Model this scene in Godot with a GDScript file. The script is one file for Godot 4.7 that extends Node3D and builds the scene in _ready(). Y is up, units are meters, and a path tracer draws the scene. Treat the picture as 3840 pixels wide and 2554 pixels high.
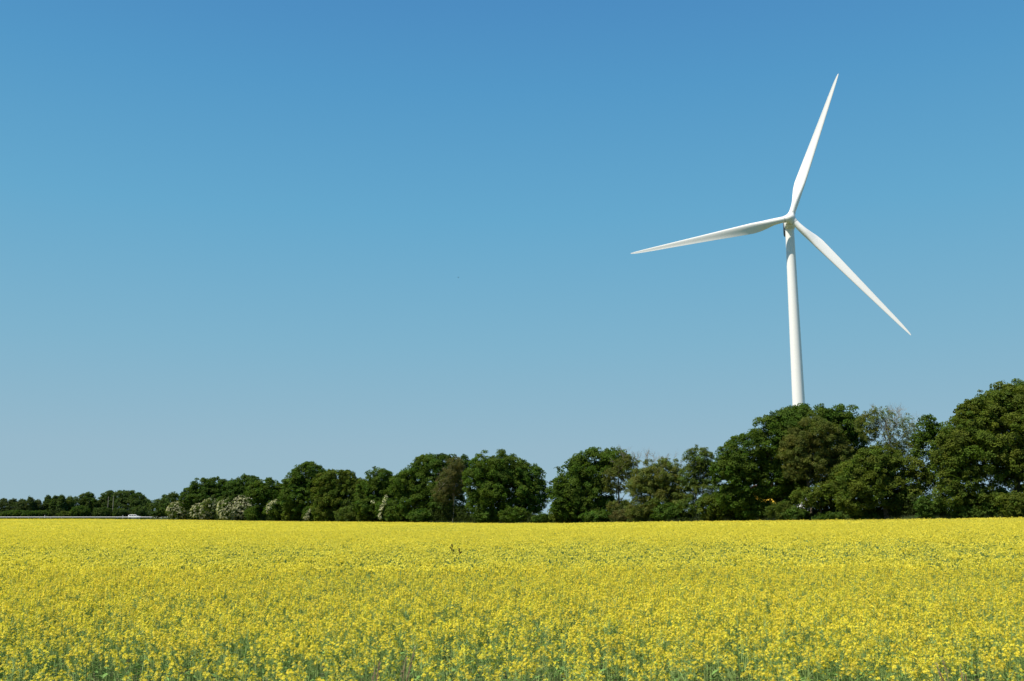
extends Node3D
# A rape field in flower, a hedgerow running away to the left, a white wind turbine behind it, a road on the far left.
# Units are metres, the camera stands at x = 0, z = 0 and looks along -z.

const FOCAL := 3650.0              # of the photograph, in its own pixels
const PITCH := 0.17715             # radians
const EYE := 2.6
const HA := 0.0059                 # the hedgerow's line: HA * depth + HB * x = 1
const HB := 0.0073
const ROAD_Z := -357.0
const ROAD_Y := 1.18

var rng := RandomNumberGenerator.new()
var patchy := FastNoiseLite.new()
var used := {}
var M := {}
var spray := {}

# ------------------------------------------------------------------ mesh helpers

class Shape:
	var v := PackedVector3Array()
	var n := PackedVector3Array()
	var c := PackedColorArray()

	func tri(a: Vector3, b: Vector3, d: Vector3, col := Color.WHITE) -> void:
		var nn := (d - a).cross(b - a).normalized()
		v.append(a); v.append(b); v.append(d)
		n.append(nn); n.append(nn); n.append(nn)
		c.append(col); c.append(col); c.append(col)

	func quad(a: Vector3, b: Vector3, d: Vector3, e: Vector3, col := Color.WHITE) -> void:
		tri(a, b, d, col)
		tri(a, d, e, col)

	func smooth(a: Vector3, b: Vector3, d: Vector3, na: Vector3, nb: Vector3, nd: Vector3, col := Color.WHITE) -> void:
		# front faces run clockwise: turned round where the normals say so
		if (d - a).cross(b - a).dot(na + nb + nd) >= 0.0:
			v.append(a); v.append(b); v.append(d)
			n.append(na); n.append(nb); n.append(nd)
		else:
			v.append(a); v.append(d); v.append(b)
			n.append(na); n.append(nd); n.append(nb)
		c.append(col); c.append(col); c.append(col)

	func box(at: Vector3, size: Vector3, col := Color.WHITE, basis := Basis.IDENTITY) -> void:
		var h := size * 0.5
		var p: Array[Vector3] = []
		for i in 8:
			p.append(at + basis * Vector3(h.x if i & 1 else -h.x, h.y if i & 2 else -h.y, h.z if i & 4 else -h.z))
		quad(p[0], p[2], p[3], p[1], col)
		quad(p[4], p[5], p[7], p[6], col)
		quad(p[0], p[4], p[6], p[2], col)
		quad(p[1], p[3], p[7], p[5], col)
		quad(p[2], p[6], p[7], p[3], col)
		quad(p[0], p[1], p[5], p[4], col)

	func tube(points: Array, radii: Array, sides: int, col := Color.WHITE) -> void:
		# a bent, tapered pipe with smooth sides and closed ends
		var rings: Array = []
		var outs: Array = []
		var side := Vector3.RIGHT
		for i in points.size():
			var a: Vector3 = points[maxi(i - 1, 0)]
			var b: Vector3 = points[mini(i + 1, points.size() - 1)]
			var dir := (b - a).normalized()
			if absf(dir.dot(side)) > 0.9:
				side = Vector3.FORWARD if absf(dir.z) < 0.9 else Vector3.UP
			side = (side - dir * dir.dot(side)).normalized()
			var up := dir.cross(side)
			var ring := PackedVector3Array()
			var out := PackedVector3Array()
			for k in sides:
				var t := TAU * k / sides
				var o := side * cos(t) + up * sin(t)
				out.append(o)
				var r: float = radii[i]
				var mid: Vector3 = points[i]
				ring.append(mid + o * r)
			rings.append(ring)
			outs.append(out)
		for i in points.size() - 1:
			for k in sides:
				var j := (k + 1) % sides
				var p: PackedVector3Array = rings[i]
				var q: PackedVector3Array = rings[i + 1]
				var np: PackedVector3Array = outs[i]
				var nq: PackedVector3Array = outs[i + 1]
				smooth(p[k], q[j], q[k], np[k], nq[j], nq[k], col)
				smooth(p[k], p[j], q[j], np[k], np[j], nq[j], col)
		var first: PackedVector3Array = rings[0]
		var last: PackedVector3Array = rings[-1]
		for k in range(1, sides - 1):
			tri(first[0], first[k + 1], first[k], col)
			tri(last[0], last[k], last[k + 1], col)

	func put_into(mesh: ArrayMesh, mat: Material) -> void:
		if v.is_empty():
			return
		var a := []
		a.resize(Mesh.ARRAY_MAX)
		a[Mesh.ARRAY_VERTEX] = v
		a[Mesh.ARRAY_NORMAL] = n
		a[Mesh.ARRAY_COLOR] = c
		mesh.add_surface_from_arrays(Mesh.PRIMITIVE_TRIANGLES, a)
		mesh.surface_set_material(mesh.get_surface_count() - 1, mat)


func mesh_of(pairs: Array) -> ArrayMesh:
	var mesh := ArrayMesh.new()
	for p in pairs:
		var s: Shape = p[0]
		s.put_into(mesh, p[1])
	return mesh


func numbered(called: String) -> String:
	used[called] = used.get(called, -1) + 1
	return called if used[called] == 0 else "%s_%03d" % [called, used[called]]


func tag(o: Node, label: String, category: String, group := "", kind := "") -> void:
	o.set_meta("label", label)
	o.set_meta("category", category)
	if group:
		o.set_meta("group", group)
	if kind:
		o.set_meta("kind", kind)


func thing(called: String, label: String, category: String, at := Vector3.ZERO, turn := 0.0, group := "") -> Node3D:
	var o := Node3D.new()
	o.name = numbered(called)
	add_child(o)
	o.position = at
	o.rotation.y = turn
	tag(o, label, category, group)
	return o


func part(called: String, s: Shape, mat: Material, parent: Node) -> MeshInstance3D:
	var o := MeshInstance3D.new()
	o.name = called
	o.mesh = mesh_of([[s, mat]])
	parent.add_child(o, true)
	return o


func structure(called: String, s: Shape, mat: Material) -> MeshInstance3D:
	var o := part(called, s, mat, self)
	o.set_meta("kind", "structure")
	o.set_meta("label", called.replace("_", " "))
	return o


func scatter(called: String, mesh: Mesh, rows: PackedFloat32Array, parent: Node) -> MultiMeshInstance3D:
	var mm := MultiMesh.new()
	mm.transform_format = MultiMesh.TRANSFORM_3D
	mm.use_colors = true
	mm.mesh = mesh
	mm.instance_count = rows.size() / 16
	mm.buffer = rows
	var o := MultiMeshInstance3D.new()
	o.name = called
	o.multimesh = mm
	o.set_meta("kind", "stuff")
	parent.add_child(o, true)
	return o


func row(into: PackedFloat32Array, b: Basis, at: Vector3, tint: Color) -> void:
	into.append_array(PackedFloat32Array([b.x.x, b.y.x, b.z.x, at.x, b.x.y, b.y.y, b.z.y, at.y, b.x.z, b.y.z, b.z.z, at.z, tint.r, tint.g, tint.b, 1.0]))


# ------------------------------------------------------------------ places

func spot(x: float, y: float, depth: float) -> Vector3:
	# a place at that depth in front of the camera, found along the line of sight of the photograph's pixel
	var a := (x - 1920.0) / FOCAL
	var b := (1277.0 - y) / FOCAL
	var k := depth / (cos(PITCH) - b * sin(PITCH))
	return Vector3(a * k, EYE + (b * cos(PITCH) + sin(PITCH)) * k, -depth)


func ground_y(x: float, z: float) -> float:
	# the land rises gently to the right; the road on the left lies on a bank; the photographer's verge is a mound
	var s := 6.0 * log(1.0 + exp(clampf(x / 6.0, -30.0, 30.0)))
	var h := 0.0235 * (s if s < 75.0 else 75.0)
	h *= smoothstep(10.0, 60.0, -z)
	h += ROAD_Y * smoothstep(ROAD_Z + 5.0, ROAD_Z + 1.2, z) * smoothstep(-20.0, -70.0, x)
	h += 0.9 * smoothstep(-3.6, -0.8, z)
	return h


func hedge_depth(x: float) -> float:
	var t := (x - 1920.0) / 3708.0
	return 1.0 / (HA + HB * t)


func before_hedge(x: float, z: float) -> float:
	return (1.0 + HA * z - HB * x) / sqrt(HA * HA + HB * HB)


func rnd(a: float, b: float) -> float:
	return rng.randf_range(a, b)


func ball() -> Vector3:
	var y := rnd(-1.0, 1.0)
	var t := rnd(0.0, TAU)
	var r := sqrt(1.0 - y * y)
	return Vector3(r * cos(t), y, r * sin(t))


# ------------------------------------------------------------------ materials

func matter(rough: float, col := Color.WHITE, vertex := true, metal := 0.0) -> StandardMaterial3D:
	var m := StandardMaterial3D.new()
	m.albedo_color = col.linear_to_srgb()
	m.roughness = rough
	m.metallic = metal
	m.vertex_color_use_as_albedo = vertex
	m.cull_mode = BaseMaterial3D.CULL_DISABLED
	return m


func speckled(rough: float, dark: Color, light: Color, size: float, seed_: int) -> StandardMaterial3D:
	var m := matter(rough, Color.WHITE, false)
	var noise := FastNoiseLite.new()
	noise.seed = seed_
	noise.frequency = 0.02
	noise.fractal_octaves = 5
	var t := NoiseTexture2D.new()
	t.width = 512
	t.height = 512
	t.seamless = true
	t.noise = noise
	var g := Gradient.new()
	g.set_color(0, dark.linear_to_srgb())
	g.set_color(1, light.linear_to_srgb())
	t.color_ramp = g
	m.albedo_texture = t
	m.uv1_triplanar = true
	m.uv1_world_triplanar = true
	m.uv1_scale = Vector3.ONE / size
	return m


func make_materials() -> void:
	M.leaf = matter(0.6)
	M.leaf.metallic_specular = 0.15
	M.leaf.backlight_enabled = true
	M.leaf.backlight = Color(0.86, 0.9, 0.5)
	M.petal = matter(0.7)
	M.petal.backlight_enabled = true
	M.petal.backlight = Color(0.95, 0.95, 0.8)
	M.stem = matter(0.65)
	M.stem.backlight_enabled = true
	M.stem.backlight = Color(0.6, 0.65, 0.5)
	M.bark = speckled(0.9, Color(0.06, 0.05, 0.035), Color(0.17, 0.14, 0.1), 1.5, 3)
	M.pale_bark = speckled(0.85, Color(0.2, 0.18, 0.14), Color(0.42, 0.38, 0.31), 1.2, 4)
	M.ground = speckled(0.95, Color(0.045, 0.06, 0.02), Color(0.12, 0.14, 0.05), 9.0, 5)
	M.road = speckled(0.9, Color(0.045, 0.045, 0.047), Color(0.075, 0.075, 0.075), 2.5, 6)
	M.white = speckled(0.38, Color(0.79, 0.8, 0.8), Color(0.86, 0.865, 0.86), 6.0, 7)
	M.steel = speckled(0.6, Color(0.5, 0.51, 0.51), Color(0.66, 0.67, 0.67), 1.2, 8)
	M.rubber = matter(0.85, Color(0.02, 0.02, 0.022), false)
	M.paint = matter(0.25, Color(0.8, 0.81, 0.82), false)
	M.paint.clearcoat_enabled = true
	M.glass = matter(0.06, Color(0.02, 0.025, 0.03), false)
	M.chrome = matter(0.25, Color(0.6, 0.6, 0.6), false, 0.9)
	M.lamp_red = matter(0.2, Color(0.4, 0.02, 0.02), false)
	M.lamp_clear = matter(0.1, Color(0.7, 0.72, 0.72), false)
	M.dark = matter(0.5, Color(0.05, 0.055, 0.06), false)
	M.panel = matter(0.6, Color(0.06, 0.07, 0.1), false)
	M.line = matter(0.7, Color(0.7, 0.7, 0.68), false)
	M.yellow_wall = speckled(0.9, Color(0.7, 0.46, 0.04), Color(0.8, 0.55, 0.06), 1.5, 9)
	M.roof = speckled(0.8, Color(0.07, 0.045, 0.035), Color(0.12, 0.075, 0.06), 0.8, 10)
	M.plinth = speckled(0.9, Color(0.3, 0.12, 0.07), Color(0.42, 0.2, 0.13), 0.7, 11)
	M.plank = speckled(0.85, Color(0.34, 0.31, 0.25), Color(0.5, 0.46, 0.38), 0.8, 12)
	M.feather = matter(0.7, Color(0.02, 0.02, 0.022), false)


# ------------------------------------------------------------------ rape plants

func flower(s: Shape, at: Vector3, size: float, face: Vector3) -> void:
	# four petals in a cross, slightly cupped
	var side := face.cross(Vector3(rnd(-1, 1), rnd(-1, 1), rnd(-1, 1))).normalized()
	var over := face.cross(side)
	var col := Color(0.91, 0.8, 0.06) * rnd(0.85, 1.08)
	col.g *= rnd(0.9, 1.06)
	for k in 4:
		var a := side if k % 2 == 0 else over
		if k > 1:
			a = -a
		var b := face.cross(a)
		var tip := at + a * size + face * size * rnd(0.1, 0.5)
		s.tri(at, tip + b * size * 0.42, tip - b * size * 0.42, col)


func stalk(s: Shape, from: Vector3, to: Vector3, r: float, col: Color) -> void:
	# a thin three-sided stem
	var d := (to - from).normalized()
	var x := d.cross(Vector3(0.3, 0.1, 0.94)).normalized() * r
	var y := d.cross(x)
	var q: Array[Vector3] = [x, x * -0.5 + y * 0.87, x * -0.5 - y * 0.87]
	for k in 3:
		var a: Vector3 = q[k]
		var b: Vector3 = q[(k + 1) % 3]
		s.quad(from + a, to + a * 0.6, to + b * 0.6, from + b, col)


func raceme(p: Shape, g: Shape, top: Vector3, lean: Vector3, flowers: int) -> void:
	var up := (Vector3.UP + lean).normalized()
	var green := Color(0.24, 0.35, 0.09)
	var big := rnd(0.6, 1.2)
	for i in int(flowers * (0.5 + 0.5 * big)):
		var h := rnd(-0.062, 0.012) * big
		var t := rnd(0, TAU)
		var out := Vector3(cos(t), 0.35, sin(t))
		var r := 0.029 * big * (1.0 - maxf(h, 0.0) * 22.0) * rnd(0.55, 1.15)
		flower(p, top + up * h + out * r, rnd(0.0115, 0.016), (out + Vector3.UP * rnd(0.2, 1.4)).normalized())
	for i in 5:
		var t := rnd(0, TAU)
		var o := top + up * rnd(0.0, 0.02) + Vector3(cos(t), 0.2, sin(t)) * 0.007
		stalk(p, o, o + Vector3(0, 0.012, 0), 0.004, Color(0.5, 0.5, 0.03))
	for i in 9:
		var t := rnd(0, TAU)
		var o := top - up * rnd(0.06, 0.22)
		stalk(g, o, o + Vector3(cos(t) * 0.045, rnd(0.015, 0.05), sin(t) * 0.045), 0.0022, green * rnd(0.8, 1.3))


func rape_plant(heads: int, flowers: int, tall: float) -> ArrayMesh:
	var p := Shape.new()
	var g := Shape.new()
	var col := Color(0.29, 0.42, 0.13) * rnd(0.8, 1.2)
	var lean := Vector3(rnd(-0.06, 0.06), 0, rnd(-0.06, 0.06))
	var mid := Vector3(lean.x * 0.5, tall * 0.55, lean.z * 0.5)
	stalk(g, Vector3.ZERO, mid, 0.0085, col)
	var top := Vector3(lean.x, tall, lean.z)
	stalk(g, mid, top, 0.006, col)
	raceme(p, g, top, lean, flowers)
	for i in heads - 1:
		var f := rnd(0.1, 0.75)
		var from := mid.lerp(top, f)
		var t := TAU * (i + rnd(-0.3, 0.3)) / maxf(heads - 1, 1)
		var reach := rnd(0.05, 0.13)
		var end := Vector3(from.x + cos(t) * reach, tall - rnd(0.0, 0.2), from.z + sin(t) * reach)
		if end.y < from.y + 0.06:
			end.y = from.y + 0.08
		var bend := from.lerp(end, 0.45) + Vector3(cos(t), -0.3, sin(t)) * 0.02
		stalk(g, from, bend, 0.0033, col)
		stalk(g, bend, end, 0.0028, col * 1.1)
		raceme(p, g, end, Vector3(cos(t), 0, sin(t)) * 0.15, int(flowers * rnd(0.6, 1.0)))
	for i in 5:
		var y := rnd(0.15, 0.75) * tall
		var t := rnd(0, TAU)
		var d := Vector3(cos(t), rnd(-0.2, 0.5), sin(t)) * rnd(0.08, 0.17)
		var w := Vector3(-sin(t), 0, cos(t)) * rnd(0.015, 0.03)
		var o := Vector3(lean.x * y, y, lean.z * y)
		var lc := Color(0.15, 0.28, 0.06) * rnd(0.7, 1.25)
		s_leaf(g, o, d, w, lc)
	return mesh_of([[g, M.stem], [p, M.petal]])


func s_leaf(s: Shape, o: Vector3, d: Vector3, w: Vector3, col: Color) -> void:
	var m := o + d * 0.5 + Vector3.DOWN * 0.006
	var tip := o + d + Vector3.DOWN * d.length() * 0.25
	s.tri(o, m + w, tip, col)
	s.tri(o, tip, m - w, col)


func rape_patch(side: float, plants: int, heads: int, petals: int, size: float, tall: float) -> ArrayMesh:
	# the crop on one square of ground, seen from farther off: each flower head a tuft of a few petals on its stem
	var p := Shape.new()
	var g := Shape.new()
	for i in plants:
		var x := rnd(-0.5, 0.5) * side
		var z := rnd(-0.5, 0.5) * side
		var h := tall * rnd(0.9, 1.06) * (1.1 if rng.randf() < 0.04 else 1.0)
		var col := Color(0.19, 0.29, 0.09) * rnd(0.8, 1.2)
		stalk(g, Vector3(x, 0.25, z), Vector3(x + rnd(-0.04, 0.04), h - 0.12, z), 0.008, col)
		for k in heads:
			var top := Vector3(x + rnd(-0.11, 0.11), h - absf(rng.randfn(0.0, 0.09)), z + rnd(-0.11, 0.11))
			var yellow := Color(0.9, 0.81, 0.095) * rnd(0.85, 1.08)
			for j in petals:
				var o := top + ball() * size * 0.5
				var a := ball() * size * 0.55
				var b := a.cross(ball()).normalized() * size * 0.42
				p.tri(o - a - b, o - a * 0.3 + b, o + a, yellow)
			g.tri(top, top - Vector3(rnd(-0.03, 0.03) + 0.012, rnd(0.12, 0.3), rnd(-0.03, 0.03)), top - Vector3(rnd(-0.03, 0.03) - 0.012, rnd(0.12, 0.3), rnd(-0.03, 0.03)), Color(0.21, 0.31, 0.09) * rnd(0.8, 1.2))
	return mesh_of([[g, M.stem], [p, M.petal]])


func field() -> void:
	var f := thing("rapeseed_field", "yellow flowering rapeseed crop filling the whole foreground up to the hedgerow", "crop", Vector3.ZERO)
	f.set_meta("kind", "stuff")
	# near: whole plants
	var near_kinds: Array = []
	for i in 8:
		near_kinds.append(rape_plant(4 + i % 3, 11 + i, rnd(0.95, 1.14)))
	for i in 3:
		near_kinds.append(rape_plant(2, 5, rnd(0.95, 1.1)))
	var rows: Array = []
	for i in near_kinds.size():
		rows.append(PackedFloat32Array())
	var step := 0.185
	var z := -4.6
	while z > -29.0:
		var half := 0.66 * -z + 3.5
		var x := -half
		while x < half:
			var px := x + rnd(-0.09, 0.09)
			var pz := z + rnd(-0.09, 0.09)
			var lush := patchy.get_noise_2d(px * 1.0, pz * 1.0) + 0.35 * patchy.get_noise_2d(px * 6.0 + 50.0, pz * 6.0)
			var kind := rng.randi_range(0, 7)
			if rng.randf() < 0.16 - lush * 0.5:
				kind = rng.randi_range(8, 10)
			if rng.randf() > lerpf(0.42, 1.0, smoothstep(8.0, 19.0, -pz)) + lush * 0.5:
				x += step
				continue
			var s := rnd(0.88, 1.07) + lush * 0.1
			var b := Basis.from_euler(Vector3(rnd(-0.09, 0.09), rnd(0, TAU), rnd(-0.09, 0.09))).scaled(Vector3(1.0, s, 1.0))
			var w := rnd(0.88, 1.08)
			row(rows[kind], b, Vector3(px, ground_y(px, pz), pz), Color(w, w * rnd(0.96, 1.03), w))
			x += step
		z -= step
	for i in near_kinds.size():
		scatter("flowering_stalks", near_kinds[i], rows[i], f)
	# farther off: square patches, coarser with distance
	for lod in 2:
		var side := 1.0 if lod == 0 else 2.0
		var from := 28.5 if lod == 0 else 92.0
		var to := 92.0 if lod == 0 else 350.0
		var kinds: Array = []
		for i in 6:
			if lod == 0:
				kinds.append(rape_patch(side, 30, 4 if i < 4 else 2, 6 if i < 4 else 4, 0.05, 1.09))
			else:
				kinds.append(rape_patch(side, 110, 4 if i < 4 else 2, 3 if i < 4 else 2, 0.085, 1.1))
		rows.clear()
		for i in 6:
			rows.append(PackedFloat32Array())
		z = -from
		while z > -to:
			var half := 0.62 * -z + 4.0
			var x := -half
			while x < half:
				var px := x + rnd(-0.2, 0.2) * side
				var pz := z + rnd(-0.2, 0.2) * side
				if before_hedge(px, pz) > 3.2 and pz > ROAD_Z + 7.5:
					var lush := patchy.get_noise_2d(px * 0.3, pz * 0.22)
					var kind := rng.randi_range(0, 3)
					if rng.randf() < 0.06 - lush * 1.5:
						kind = rng.randi_range(4, 5)
					var b := Basis(Vector3.UP, rnd(0, TAU)).scaled(Vector3(1.06, rnd(0.97, 1.03) + lush * 0.06, 1.06))
					var w := rnd(0.93, 1.05)
					row(rows[kind], b, Vector3(px, ground_y(px, pz), pz), Color(w, w, w))
				x += side
			z -= side
		for i in 6:
			scatter("flowering_stalks", kinds[i], rows[i], f)


# ------------------------------------------------------------------ trees

func make_sprays() -> void:
	# a twig's worth of leaves, one metre across, in three leaf forms
	for form in ["broad", "fine", "flower"]:
		var s := Shape.new()
		var count: int = {"broad": 15, "fine": 20, "flower": 12}[form]
		for i in count:
			var t := rnd(0, TAU)
			var r := sqrt(rnd(0.02, 1.0)) * 0.5
			var o := Vector3(cos(t) * r, rnd(-0.14, 0.14) - r * 0.15, sin(t) * r)
			var len: float = {"broad": 0.3, "fine": 0.3, "flower": 0.3}[form] * rnd(0.75, 1.25)
			var wide: float = {"broad": 0.2, "fine": 0.095, "flower": 0.17}[form] * rnd(0.8, 1.2)
			var dir := (Vector3(cos(t), rnd(-0.7, 0.35), sin(t)) + ball() * 0.5).normalized()
			var side := dir.cross(Vector3.UP + ball() * 0.55).normalized()
			var sag := Vector3.DOWN * 0.04
			var w := rnd(0.75, 1.25)
			var col := Color(w, w, w)
			s.tri(o, o + dir * len * 0.5 + side * wide, o + dir * len + sag, col)
			s.tri(o, o + dir * len + sag, o + dir * len * 0.5 - side * wide, col)
		spray[form] = mesh_of([[s, M.leaf]])


const LEAF := {
	"maple": [Color(0.090, 0.155, 0.023), "broad"],
	"deep": [Color(0.071, 0.129, 0.023), "broad"],
	"olive": [Color(0.161, 0.198, 0.048), "fine"],
	"brown": [Color(0.130, 0.138, 0.048), "fine"],
	"rust": [Color(0.116, 0.166, 0.026), "broad"],
	"russet": [Color(0.138, 0.165, 0.040), "fine"],
	"ash": [Color(0.115, 0.170, 0.034), "fine"],
	"bright": [Color(0.088, 0.160, 0.028), "broad"],
	"distant": [Color(0.081, 0.132, 0.034), "broad"],
	"slim": [Color(0.083, 0.121, 0.039), "fine"],
}


func crown_rows(masses: Array, base: Vector3, depth: float, col: Color, size: float, into: PackedFloat32Array) -> PackedFloat32Array:
	# each mass is centre, half width and half height in the photograph, and how dense it is; it gets real size and depth here
	var k := depth / 3708.0
	for m in masses:
		var a: float = m[2] * k * 1.11
		var b: float = m[3] * k * 1.04
		var c := clampf((a + b) * 0.5, 0.6, 5.0)
		var dense: float = m[4] if m.size() > 4 else 1.0
		var mid := spot(m[0], m[1], depth) - base
		mid.z += rnd(-0.2, 0.2) * c
		if m.size() > 5:
			mid.z += m[5]
		var area := 4.0 * PI * pow((pow(a * b, 1.6) + pow(a * c, 1.6) + pow(b * c, 1.6)) / 3.0, 0.625)
		var lobe := clampf(0.26 * minf(a, b), 0.33, 0.9 + depth * 0.0012)
		var lobes := int(area / (PI * lobe * lobe) * 0.85) + 5
		for i in lobes + lobes / 2:
			var u := ball()
			var far := rnd(0.0, 1.0)
			far = 1.0 - 0.9 * lobe / minf(a, b) * rnd(0.55, 1.25) if far < 0.78 else rnd(0.1, 0.7)
			var at := mid + Vector3(u.x * a, u.y * b, u.z * c) * maxf(far, 0.1)
			var r := lobe * rnd(0.6, 1.25)
			if i >= lobes:
				at = mid + Vector3(u.x * a, u.y * b, u.z * c) * rnd(0.86, 1.02)
				r = lobe * rnd(0.3, 0.55)
			var tone := rnd(0.78, 1.22)
			var tint := Color(col.r * tone * rnd(0.86, 1.16), col.g * tone, col.b * tone * rnd(0.85, 1.15))
			var count := int(dense * 11.0 * r * r / (size * size)) + 2
			for j in count:
				var d := ball()
				if d.y < -0.25 and rng.randf() < 0.6:
					continue
				var p := at + Vector3(d.x, d.y * 0.72, d.z) * r * (0.5 + 0.58 * sqrt(rng.randf()))
				if p.y < 0.15:
					continue
				var n := (d * 0.75 + Vector3.UP * 0.55 + ball() * 0.55).normalized()
				var x := n.cross(ball()).normalized()
				var s := size * rnd(0.7, 1.3)
				var w := rnd(0.85, 1.15)
				row(into, Basis(x * s, n * s, x.cross(n) * s), p, tint * w)
	return into


func limb(s: Shape, from: Vector3, to: Vector3, r: float, sides: int) -> void:
	var d := to - from
	var bow := Vector3(rnd(-0.12, 0.12), rnd(0.0, 0.16), rnd(-0.12, 0.12)) * d.length()
	s.tube([from, from + d * 0.35 + bow * 0.6, from + d * 0.7 + bow * 0.7, to], [r, r * 0.75, r * 0.5, r * 0.22], sides)


func twig_spray(s: Shape, from: Vector3, dir: Vector3, len: float, r: float, level: int) -> void:
	var to := from + dir * len
	var mid := from.lerp(to, 0.5) + ball() * len * 0.08
	s.tube([from, mid, to], [r, r * 0.8, r * 0.5], 3)
	if level == 0:
		return
	for i in rng.randi_range(3, 4):
		var d := (dir + ball() * 0.75 + Vector3.UP * 0.15).normalized()
		twig_spray(s, from.lerp(to, rnd(0.35, 1.0)), d, len * rnd(0.5, 0.78), r * 0.6, level - 1)


func tree(called: String, kind: String, label: String, group: String, depth: float, trunk_x: float, masses: Array, opts := {}) -> Node3D:
	var top := 9999.0
	for m in masses:
		top = minf(top, m[1] - m[3])
	var base := spot(trunk_x, 1900.0, depth)
	base.y = ground_y(base.x, base.z)
	if opts.has("base"):
		base.y += opts.base
	var high := spot(trunk_x, top, depth).y - base.y
	var o := thing(called, label, opts.get("category", "tree"), base, 0.0, group)
	var bark: Material = M.pale_bark if opts.get("pale", false) else M.bark
	var r: float = opts.get("girth", clampf(high * 0.019, 0.05, 0.32))
	var stems: int = opts.get("stems", 1)
	var sides := 8 if depth < 150.0 else 5
	for k in stems:
		var t := Shape.new()
		var foot := Vector3(0 if k == 0 else rnd(-0.7, 0.7), -0.1, 0 if k == 0 else rnd(-0.5, 0.5))
		var head := Vector3(rnd(-0.05, 0.05) * high + foot.x * 1.6, high * opts.get("trunk_to", 0.66), rnd(-0.04, 0.04) * high)
		t.tube([foot, foot + Vector3(0, 0.3, 0), foot.lerp(head, 0.35) + Vector3(rnd(-0.02, 0.02) * high, 0, 0), foot.lerp(head, 0.7), head], [r * 1.45, r * 1.08, r * 0.85, r * 0.62, r * 0.25], sides)
		part("trunk", t, bark, o)
		var n: int = opts.get("limbs", mini(masses.size() + 2, 7))
		for i in n:
			var m: Array = masses[i % masses.size()]
			var goal := spot(m[0] + rnd(-0.5, 0.5) * m[2], m[1] - rnd(-0.2, 0.5) * m[3], depth) - base
			goal.z += rnd(-1.0, 1.0) * m[2] * depth / 3708.0 * 0.6
			var s := Shape.new()
			limb(s, foot.lerp(head, rnd(0.35, 0.95)), goal, r * rnd(0.28, 0.5), sides - 3)
			part("limb", s, bark, o)
	if opts.has("twigs"):
		var s := Shape.new()
		for q in opts.twigs:
			var from := spot(q[0], q[1], depth) - base
			twig_spray(s, from, Vector3(rnd(-0.4, 0.4), 1.0, rnd(-0.4, 0.4)).normalized(), q[2] * depth / 3708.0, q[3] if q.size() > 3 else 0.03, 3)
		part("twigs", s, M.pale_bark, o)
	var look: Array = LEAF[kind]
	var size: float = opts.get("leaf", 0.23 + depth * 0.0015)
	var rows := crown_rows(masses, base, depth, look[0], size, PackedFloat32Array())
	scatter("crown", spray[look[1]], rows, o)
	if opts.has("blossom"):
		var b := PackedFloat32Array()
		var share: float = opts.blossom
		var marks: Array = opts.get("blossom_masses", masses)
		for m in marks:
			var k := depth / 3708.0
			var mid := spot(m[0], m[1], depth) - base
			if opts.has("blossom_masses"):
				mid.z += (masses[0][2] + masses[0][3]) * 0.5 * k * 0.95
			var count := int(share * m[2] * m[3] * k * k * 26.0)
			for i in count:
				var u := ball()
				u.z = absf(u.z)
				var p := mid + Vector3(u.x * m[2], u.y * m[3], u.z * (m[2] + m[3]) * 0.5) * k * rnd(1.0, 1.16)
				if p.y < 0.3:
					continue
				var nn := (u + Vector3.UP * 0.8 + ball() * 0.4).normalized()
				var x := nn.cross(ball()).normalized()
				var s := rnd(0.28, 0.62)
				var w := rnd(0.75, 1.05)
				row(b, Basis(x * s, nn * s * 0.7, x.cross(nn) * s), p, Color(0.72 * w, 0.72 * w, 0.5 * w))
		scatter("blossom", spray.flower, b, o)
	return o


const HEDGE := "trees of the hedgerow"
const SHRUBS := "shrubs along the foot of the hedgerow"
const WHITE := "cream flowering shrubs at the far end of the hedgerow"
const FAR := "trees beyond the road"


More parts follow.
